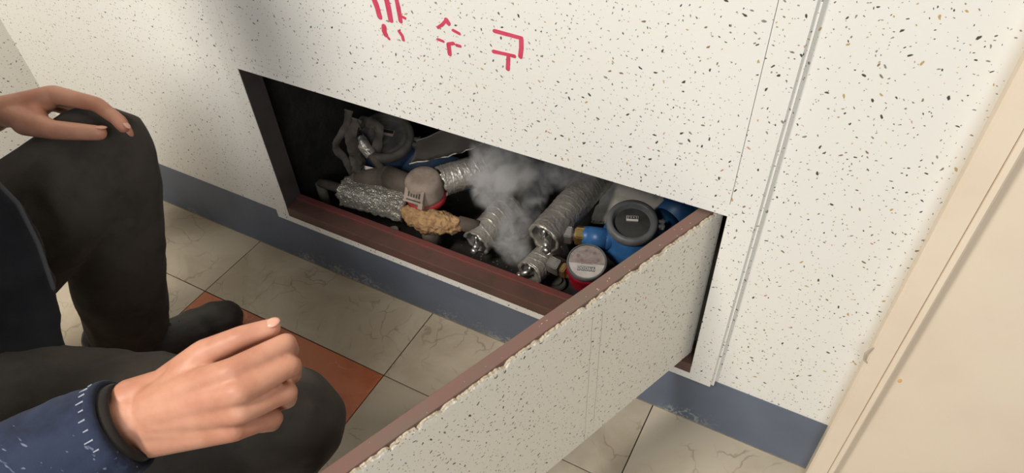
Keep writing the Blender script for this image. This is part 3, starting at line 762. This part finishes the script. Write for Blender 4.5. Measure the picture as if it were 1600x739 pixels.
# lost bottle cap and plug on the shaft floor
p = onz(615, 360, ZC + 0.004)
b = bmesh.new(); lathe(b, [(0, 0), (0.011, 0), (0.0115, 0.002), (0.0112, 0.005), (0.0095, 0.0064), (0, 0.0064)], 28, Matrix.Translation((p.x, p.y, ZC + 0.001)) @ Matrix.Rotation(0.12, 4, 'X'))
tag(obj('bottle_cap', b, plain('pale_cap_plastic', srgb(186, 174, 160), 0.5), None, False), 'pale round cap lying by the maroon sill', 'cap')
p = onz(868, 440, ZC + 0.01)
b = bmesh.new(); lathe(b, [(0, 0), (0.020, 0), (0.021, 0.006), (0.019, 0.009), (0.013, 0.010), (0.012, 0.015), (0, 0.015)], 28, Matrix.Translation((p.x, p.y, ZC + 0.0005)))
tag(obj('drain_plug', b, plain('grimy_plug', srgb(70, 66, 58), 0.8, var=0.3), None, False), 'round grimy drain plug below the small red meter', 'plug')
b = bmesh.new()
for i in range(260):
    x, y = random.uniform(0.16, 0.94), random.triangular(0.03, 0.3, 0.05); s = random.uniform(0.0006, 0.0024)
    ball(b, (x, y, ZC + s * 0.2 + 0.004 * noise.fractal(Vector((x * 22, y * 22, 3)), 0.8, 2.0, 4)), s, 1, (random.uniform(0.7, 1.4), random.uniform(0.7, 1.4), 0.7))
tag(obj('rubble', b, plain('grey_grit', srgb(104, 96, 86), 0.9, var=0.4)), 'loose grit scattered over the shaft floor', 'grit', kind='stuff')

# drifting steam
def steam():
    b = bmesh.new(); x0, x1, y0, y1, z0, z1 = 0.40, 0.79, 0.03, 0.40, 0.072, 0.45
    bx(b, x0, x1, y0, y1, z0, z1)
    m = bpy.data.materials.new('steam'); m.use_nodes = True
    k = NT.__new__(NT); k.m = m; k.t = m.node_tree; k.n = k.t.nodes
    for n in list(k.n):
        if n.type == 'BSDF_PRINCIPLED': k.n.remove(n)
    co = k.coord()
    wn = k.node('ShaderNodeTexNoise'); k.put(wn.inputs['Vector'], co); wn.inputs['Scale'].default_value = 16; wn.inputs['Detail'].default_value = 3
    wv = k.vmath('SCALE', k.vmath('SUBTRACT', wn.outputs['Color'], (0.5, 0.5, 0.5))); wv.node.inputs['Scale'].default_value = 0.055
    p = k.vmath('ADD', co, wv)
    dens = None
    for (u, v, z, r, s) in ((800, 385, .13, .040, 1.1), (806, 360, .15, .040, 1.0), (800, 335, .17, .034, 0.7), (770, 300, .21, .050, 0.9), (775, 270, .25, .050, 0.9), (765, 245, .28, .045, 0.8),
                            (800, 265, .27, .050, .8), (745, 275, .24, .035, .5), (832, 298, .19, .036, .7), (856, 268, .22, .042, .65), (886, 268, .24, .040, .5), (826, 325, .17, .028, .5), (915, 278, .26, .028, .4)):
        c = onz(u, v, z)
        d = k.vmath('DISTANCE', p, tuple(c))
        g = k.ramp(d, r * 0.5, r, s, 0.0)
        dens = g if dens is None else k.math('ADD', dens, g)
    nz = k.ramp(k.noise(p, 34, 4, 0.6, 0.4), 0.42, 0.62, 0.12, 1.0)
    dens = k.math('MULTIPLY', k.math('MULTIPLY', k.math('MINIMUM', dens, 1.2), nz), 52.0)
    v = k.node('ShaderNodeVolumePrincipled'); v.inputs['Color'].default_value = (0.90, 0.895, 0.89, 1); v.inputs['Anisotropy'].default_value = 0.0
    k.put(v.inputs['Density'], dens)
    k.t.links.new(v.outputs[0], k.n['Material Output'].inputs['Volume'])
    o = obj('steam', b, m)
    tag(o, 'grey steam drifting up between the foil-wrapped pipes', 'steam', kind='stuff')
    return o
steam()

# ------------------------------------------------------------------ the crouching person
HIP_L, HIP_R = Vector((-0.02, -0.62, 0.31)), Vector((0.17, -0.70, 0.30))
KNEE_L, KNEE_R = atd(155, 252, .985), atd(455, 662, .80)
ANK_L, ANK_R = Vector((0.060, -0.350, 0.10)), Vector((0.345, -0.61, 0.10))
PELV, CHEST, NECK, HEAD = Vector((0.08, -0.66, 0.33)), Vector((0.11, -0.60, 0.62)), Vector((0.14, -0.545, 0.85)), Vector((0.18, -0.465, 0.99))
SHO_L, SHO_R = Vector((0.03, -0.47, 0.76)), Vector((0.29, -0.69, 0.76))
ELB_L, ELB_R = Vector((-0.16, -0.42, 0.53)), Vector((0.405, -0.735, 0.43))
WRI_L, WRI_R = atd(-18, 182, .945), atd(214, 652, .648)
TOE_L = onz(372, 488, .035); HEEL_L = TOE_L + (ANK_L - TOE_L).normalized() * 0.27

# hands: joint positions and radii
def P(u, v, d): return atd(u, v, d)
RH = {
 'thumb': [(P(252, 606, .652), .0165), (P(318, 554, .640), .0140), (P(378, 527, .640), .0110), (P(424, 512, .645), .0090)],
 'index': [(P(362, 581, .612), .0125), (P(447, 536, .634), .0095), (P(452, 548, .664), .0094), (P(428, 562, .675), .0084)],
 'middle': [(P(374, 612, .606), .0125), (P(455, 571, .632), .0097), (P(456, 585, .662), .0094), (P(430, 597, .672), .0084)],
 'ring': [(P(376, 643, .612), .0118), (P(449, 612, .637), .0094), (P(449, 624, .666), .0091), (P(423, 632, .675), .0081)],
 'little': [(P(368, 670, .622), .0108), (P(428, 653, .644), .0087), (P(425, 661, .668), .0083), (P(405, 665, .676), .0074)],
}
LH = {
 'thumb': [(P(38, 192, .935), .0170), (P(84, 203, .915), .0130), (P(126, 206, .905), .0112), (P(155, 208, .905), .0098)],
 'index': [(P(86, 148, .940), .0125), (P(150, 163, .925), .0100), (P(180, 184, .915), .0088), (P(193, 199, .913), .0078)],
 'middle': [(P(84, 147, .965), .0125), (P(152, 163, .958), .0102), (P(188, 190, .953), .0090), (P(200, 210, .958), .0080)],
 'ring': [(P(80, 152, .988), .0118), (P(142, 168, .988), .0098), (P(172, 196, .985), .0088), (P(180, 216, .990), .0078)],
 'little': [(P(74, 160, 1.01), .0108), (P(122, 176, 1.012), .0088), (P(145, 200, 1.01), .0080), (P(152, 214, 1.015), .0072)],
}
def hand(bm, H, wrist, back):
    names = ['index', 'middle', 'ring', 'little']
    for nme, L in H.items(): chain(bm, L, 2, 16)
    ball(bm, wrist, 0.0235, 2)
    mc = [H[n][0][0] for n in names]
    for i, n in enumerate(names):
        p, r = H[n][0]
        off = (i - 1.5) / 3.0
        w = wrist.lerp(p, 0.22) + (mc[0] - mc[3]) * (0.5 - i / 3.0) * 0.12
        cone(bm, w, p, 0.0205, r * 1.02, 16); ball(bm, w, 0.0205, 2)
        a, b2 = p.lerp(w, 0.08) - back * 0.004, w.lerp(p, 0.35) - back * 0.008
        cone(bm, b2, a, 0.017, 0.0125, 14)
        if i < 3:
            m = p.lerp(mc[i + 1], 0.5)
            cone(bm, wrist.lerp(m, 0.2), m.lerp(wrist, 0.1) - back * 0.003, 0.019, 0.0112, 14); ball(bm, m.lerp(wrist, 0.1) - back * 0.003, 0.0112, 2)
    t0, t1 = H['thumb'][0], H['thumb'][1]
    cone(bm, wrist.lerp(mc[0], 0.25), t1[0], 0.020, t1[1] * 0.95, 16)
    w = t1[0].lerp(t0[0], 0.4); q = mc[0].lerp(wrist, 0.35)
    cone(bm, w, q, 0.0120, 0.013, 14)

body = bmesh.new()
chain(body, [(PELV, .13), (CHEST, .13), (CHEST.lerp(NECK, .6), .115), (NECK, .058), (HEAD, .066)], 3, 24)
chain(body, [(CHEST.lerp(NECK, .55), .10), (SHO_L, .058), (ELB_L, .044), (ELB_L.lerp(WRI_L, .3), .042), (WRI_L, .0245)], 2, 20)
chain(body, [(CHEST.lerp(NECK, .55), .10), (SHO_R, .058), (ELB_R, .044), (ELB_R.lerp(WRI_R, .3), .042), (WRI_R, .0265)], 2, 20)
for h, k_, a in ((HIP_L, KNEE_L, ANK_L), (HIP_R, KNEE_R, ANK_R)):
    chain(body, [(PELV, .11), (h, .085), (h.lerp(k_, .5), .070), (k_, .052), (k_.lerp(a, .3), .050), (a, .034)], 2, 20)
FW = Vector((0.60, 0.76, -0.24)).normalized(); RT = FW.cross(Vector((0, 0, 1))).normalized(); UPV = RT.cross(FW)
HM = Matrix((RT, FW, UPV)).transposed()          # local x right, y forward, z up
def hp(x, y, z): return HEAD + HM @ Vector((x, y, z))
ball(body, hp(0, -0.008, 0.032), 0.085, 3, (0.90, 1.10, 1.0), HM)
ball(body, hp(0, 0.022, -0.03), 0.068, 3, (0.88, 1.0, 1.05), HM)
chain(body, [(hp(-.035, .035, -.072), .022), (hp(0, .068, -.088), .019), (hp(.035, .035, -.072), .022)], 2)
chain(body, [(hp(0, .083, .018), .009), (hp(0, .104, -.020), .0115)], 2)
for s in (-1, 1):
    ball(body, hp(s * .010, .095, -.024), .009, 2)
    chain(body, [(hp(s * .012, .079, .030), .010), (hp(s * .042, .066, .032), .010)], 2)
    ball(body, hp(s * .079, -.008, -.005), .026, 2, (0.28, 0.62, 1.1), HM)
    ball(body, hp(s * .040, .055, -.025), .024, 2)
chain(body, [(hp(-.018, .079, -.050), .008), (hp(0, .087, -.049), .0085), (hp(.018, .079, -.050), .008)], 2)
chain(body, [(hp(-.015, .077, -.060), .008), (hp(0, .084, -.061), .009), (hp(.015, .077, -.060), .008)], 2)
toward = lambda p: (CP - p).normalized()
hand(body, RH, WRI_R, toward(WRI_R)); chain(body, [(atd(205, 628, .652), .022), (atd(236, 678, .652), .022)], 2); chain(body, [(atd(205, 628, .652), .022), (RH['thumb'][0][0], .0175)], 2); chain(body, [(atd(236, 678, .652), .022), (RH['little'][0][0], .0115)], 2); hand(body, LH, WRI_L, Vector((0, 0, 1)))
me = remesh(body, 0.0022, 4, 0.5)
kn = [H[n][0][0] + toward(H[n][0][0]) * 0.012 for H in (RH,) for n in ('index', 'middle', 'ring', 'little')]
person = link_mesh('person', me, SKIN)
tag(person, 'crouching person in dark work clothes, one hand on raised knee, other reaching out', 'person')
def nail(p, prev, up, r):
    d = (p - prev).normalized(); n = (up - d * up.dot(d)).normalized(); x = d.cross(n)
    b = bmesh.new(); R_ = Matrix((x, d, n)).transposed()
    ball(b, p + n * r * 0.80 + d * r * 0.35, r * 0.72, 2, (0.85, 1.15, 0.28), R_); return obj('fingernail', b, NAILM, person, True)
nail(LH['index'][3][0], LH['index'][2][0], toward(LH['index'][3][0]) * 0.5 + CR, .0078)
nail(LH['thumb'][3][0], LH['thumb'][2][0], Vector((0.2, 0.5, 1)), .0098)
nail(RH['thumb'][3][0], RH['thumb'][2][0], toward(RH['thumb'][3][0]) + CU * 0.8, .0090)
for s in (-1, 1):
    b = bmesh.new(); ball(b, hp(s * .030, .069, .012), .012, 3); ey = obj('eye', b, EYEW, person, True)
    b = bmesh.new(); ball(b, hp(s * .030, .0775, .011), .0055, 2); obj('iris', b, INK, ey, True)
b = bmesh.new(); ball(b, hp(0, -0.020, 0.046), 0.094, 4, (0.93, 1.06, 0.98), HM)
bmesh.ops.bisect_plane(b, geom=b.verts[:] + b.edges[:] + b.faces[:], plane_co=hp(0, 0.055, 0.045), plane_no=HM @ Vector((0, 0.75, -0.62)), clear_outer=True)
hm = bpy.data.meshes.new('hair'); b.to_mesh(hm); b.free(); o = link_mesh('hair', hm, HAIR, person)
sd = o.modifiers.new('thick', 'SOLIDIFY'); sd.thickness = 0.012

# trousers
def fold(p, amp, along, fr):
    a = p.dot(along)
    q = p * fr - along * a * fr * 0.45 + Vector((noise.noise(p * 11), noise.noise(p * 11 + Vector((7, 0, 0))), noise.noise(p * 11 + Vector((0, 9, 0))))) * 0.9
    r1 = 1.0 - abs(noise.noise(q)) * 2.2
    return amp * (max(r1, -0.4) * 0.8 - 0.2) + amp * 0.6 * noise.fractal(p * fr * 0.7, 0.9, 2.0, 3)
b = bmesh.new()
chain(b, [(PELV, .15), (HIP_L, .115), (HIP_L.lerp(KNEE_L, .5), .098), (KNEE_L, .073), (KNEE_L.lerp(ANK_L, .22), .072), (KNEE_L.lerp(ANK_L, .55), .070), (KNEE_L.lerp(ANK_L, .90), .064)], 3, 28)
ball(b, KNEE_L + Vector((0.0, 0.006, 0.006)), .072, 3)
chain(b, [(PELV, .15), (HIP_R + Vector((0, 0, .02)), .125), (HIP_R.lerp(KNEE_R, .3) + Vector((-.01, .01, .02)), .118), (HIP_R.lerp(KNEE_R, .65) + Vector((0, 0.005, .012)), .092), (KNEE_R, .063), (KNEE_R.lerp(ANK_R, .25), .072), (KNEE_R.lerp(ANK_R, .6), .072), (KNEE_R.lerp(ANK_R, .92), .066)], 3, 28)
# gathered folds under the nearer knee
kf = lambda u, v, d: atd(u, v, d)
for pts in ([(kf(505, 690, .800), .010), (kf(480, 712, .775), .011), (kf(440, 735, .765), .010)], [(kf(520, 672, .82), .008), (kf(500, 705, .80), .010), (kf(470, 745, .79), .010)],
            [(kf(488, 640, .755), .006), (kf(478, 690, .755), .008), (kf(455, 730, .76), .007)], [(kf(376, 640, .745), .007), (kf(385, 690, .742), .008), (kf(372, 745, .745), .007)]):
    chain(b, pts, 2, 10)
me = remesh(b, 0.0055, 5)
shift_normals(me, lambda p, n: fold(p, 0.0050, Vector((0.2, 0.2, 1)).normalized(), 15))
link_mesh('trousers', me, TROUS, person)

# jacket body with left sleeve, right sleeve in worn denim, cuffs
b = bmesh.new()
BELLY = Vector((0.135, -0.575, 0.445))
chain(b, [(PELV + Vector((0, 0, .05)), .165), (BELLY, .150), (CHEST, .155), (CHEST.lerp(NECK, .6), .135), (NECK + Vector((-.01, -.015, -.02)), .075)], 3, 28)
chain(b, [(CHEST.lerp(NECK, .5), .12), (SHO_L, .078), (ELB_L, .064), (ELB_L.lerp(WRI_L, .55), .052), (ELB_L.lerp(WRI_L, .78), .044)], 3, 24)
chain(b, [(CHEST.lerp(NECK, .5), .12), (SHO_R, .078), (SHO_R.lerp(ELB_R, .5), .068)], 3, 24)
hem = [(kf(-45, 290, .80), .022), (kf(5, 335, .82), .022), (kf(36, 392, .83), .022), (kf(58, 460, .83), .022), (kf(60, 520, .82), .022), (kf(90, 595, .81), .024), (kf(60, 640, .79), .034)]
chain(b, hem, 2, 16)
for p, r in hem: cone(b, p, BELLY - Vector((.03, .02, 0)), r, .10, 20)
chain(b, [(PELV, .160), (PELV.lerp(CHEST, .5), .158), (CHEST, .155)], 3, 28)
me = remesh(b, 0.007, 6)
shift_normals(me, lambda p, n: fold(p, 0.005, Vector((0.1, 0.3, 1)).normalized(), 12))
link_mesh('jacket', me, JACKM, person)
# raised seam along the hem
b = bmesh.new(); chain(b, [(kf(-15, 275, .785), .003), (kf(28, 318, .805), .003), (kf(60, 382, .813), .003), (kf(84, 452, .813), .003)], 1, 10)
link_mesh('hem_seam', remesh(b, 0.0016, 2), plain('hem_binding', srgb(58, 58, 60), 0.9), person)

d = (WRI_R - ELB_R).normalized(); CUFF = WRI_R - d * 0.012
b = bmesh.new(); E0 = SHO_R.lerp(ELB_R, .42)
chain(b, [(E0, .066), (ELB_R, .066), (ELB_R.lerp(WRI_R, .45), .058)], 3, 28); cone(b, ELB_R.lerp(WRI_R, .45), CUFF - d * 0.04, .058, .050, 32)
cone(b, CUFF - d * 0.05, CUFF, .050, .0455, 32)
me = remesh(b, 0.004, 4)
shift_normals(me, lambda p, n: fold(p, 0.0032, d, 24))
slv = link_mesh('sleeve', me, SLEEVEM, person); slv['label'] = 'worn navy denim sleeve'
b = bmesh.new(); pr_ = frame_of(CUFF - d * .02, CUFF)
def torus(bm, c, q, R_, r, seg=40, k=10):
    vs = [[bm.verts.new(c + q @ Vector(((R_ + r * math.cos(2 * math.pi * j / k)) * math.cos(2 * math.pi * i / seg), (R_ + r * math.cos(2 * math.pi * j / k)) * math.sin(2 * math.pi * i / seg), r * 1.3 * math.sin(2 * math.pi * j / k)))) for j in range(k)] for i in range(seg)]
    for i in range(seg):
        for j in range(k): bm.faces.new((vs[i][j], vs[(i + 1) % seg][j], vs[(i + 1) % seg][(j + 1) % k], vs[i][(j + 1) % k]))
q = frame_of(CUFF, CUFF + d).to_3x3()
torus(b, CUFF - d * 0.004, q, 0.0425, 0.0042); bmesh.ops.recalc_face_normals(b, faces=b.faces[:]); obj('cuff_hem', b, SLEEVEM, slv, True)
b = bmesh.new()
for i in range(30):
    t = 2 * math.pi * i / 30; p = CUFF - d * 0.004 + q @ Vector((0.0462 * math.cos(t), 0.0462 * math.sin(t), -0.002)); p2 = p - d * 0.009
    cone(b, p, p2.lerp(p, random.uniform(0, .6)), 0.0009, 0.0006, 6)
obj('cuff_stitching', b, plain('pale_stitch', srgb(150, 156, 168), 0.8), slv)
b = bmesh.new(); lathe(b, [(0.032, 0.0), (0.0395, 0.0), (0.0390, 0.013), (0.0365, 0.017), (0.032, 0.016), (0.030, 0.008), (0.032, 0.0)], 40, Matrix.Translation(CUFF - d * 0.008) @ q.to_4x4())
obj('inner_cuff', b, CUFFM, person, True)
dl_ = (WRI_L - ELB_L).normalized(); cl_ = ELB_L.lerp(WRI_L, .80)
b = bmesh.new(); torus(b, cl_, frame_of(cl_, cl_ + dl_).to_3x3(), 0.040, 0.005); bmesh.ops.recalc_face_normals(b, faces=b.faces[:]); obj('inner_cuff', b, CUFFM, person, True)

# shoes
def shoe(heel, toe, fz):
    heel, toe = Vector((heel.x, heel.y, 0)), Vector((toe.x, toe.y, 0)); dx = (toe - heel).normalized(); L = (toe - heel).length
    sx = Vector((dx.y, -dx.x, 0)); Mx = Matrix((dx, -sx, Vector((0, 0, 1)))).transposed().to_4x4(); Mx.translation = heel
    b = bmesh.new()
    for (t, w, z, r) in ((0.12, .0, .052, .036), (0.3, 0, .062, .040), (0.5, 0, .052, .040), (0.68, 0.004, .043, .041), (0.82, .004, .039, .040), (0.885, .002, .037, .036)):
        ball(b, (t * L, w, z), r, 2, (1.1, 1.08 if t > .5 else .95, 0.86))
    chain(b, [((0.14 * L, 0, .05), .035), ((0.3 * L, 0, .058), .037), ((0.5 * L, 0, .05), .037), ((0.72 * L, 0.004, .042), .036), ((0.87 * L, .003, .038), .034)], 2, 20)
    chain(b, [((0.22 * L, 0, .06), .038), ((0.20 * L, 0, .115), .044)], 2, 20)
    bmesh.ops.transform(b, matrix=Mx, verts=b.verts)
    bmesh.ops.bisect_plane(b, geom=b.verts[:] + b.edges[:] + b.faces[:], plane_co=(0, 0, .014), plane_no=(0, 0, -1), clear_outer=True)
    bmesh.ops.holes_fill(b, edges=[e for e in b.edges if e.is_boundary])
    me = remesh(b, 0.0035, 4); s = link_mesh('shoe', me, SHOE, person)
    b = bmesh.new(); ring = []
    for i in range(48):
        a = 2 * math.pi * i / 48; t = 0.5 + 0.5 * math.cos(a); w = 0.040 * (0.86 + 0.18 * math.sin(math.pi * min(max((t - .35) / .65, 0), 1))) * abs(math.sin(a)) ** 0.55
        ring.append(Mx @ Vector((t * L * 0.995, math.copysign(w, math.sin(a)), 0)))
    lo_ = [b.verts.new((p.x, p.y, 0.0005)) for p in ring]; hi_ = [b.verts.new((p.x, p.y, 0.021)) for p in ring]
    b.faces.new(lo_[::-1]); b.faces.new(hi_)
    for i in range(48): b.faces.new((lo_[i], lo_[(i + 1) % 48], hi_[(i + 1) % 48], hi_[i]))
    bmesh.ops.recalc_face_normals(b, faces=b.faces[:]); obj('sole', b, RUBBER, s)
    for t in (0.44, 0.50, 0.56, 0.62):
        b = bmesh.new(); zt = .089 - (t - 0.44) * 0.06
        chain(b, [(Mx @ Vector((t * L - .004, -.024, zt - .012)), .0026), (Mx @ Vector((t * L, 0, zt + .002)), .0026), (Mx @ Vector((t * L + .004, .024, zt - .012)), .0026)], 1, 8); obj('lace', b, RUBBER, s, True)
shoe(HEEL_L, TOE_L, 0)
dr_ = Vector((0.72, 0.69, 0)); shoe(Vector((ANK_R.x, ANK_R.y, 0)) - dr_ * 0.06, Vector((ANK_R.x, ANK_R.y, 0)) + dr_ * 0.205, 0)
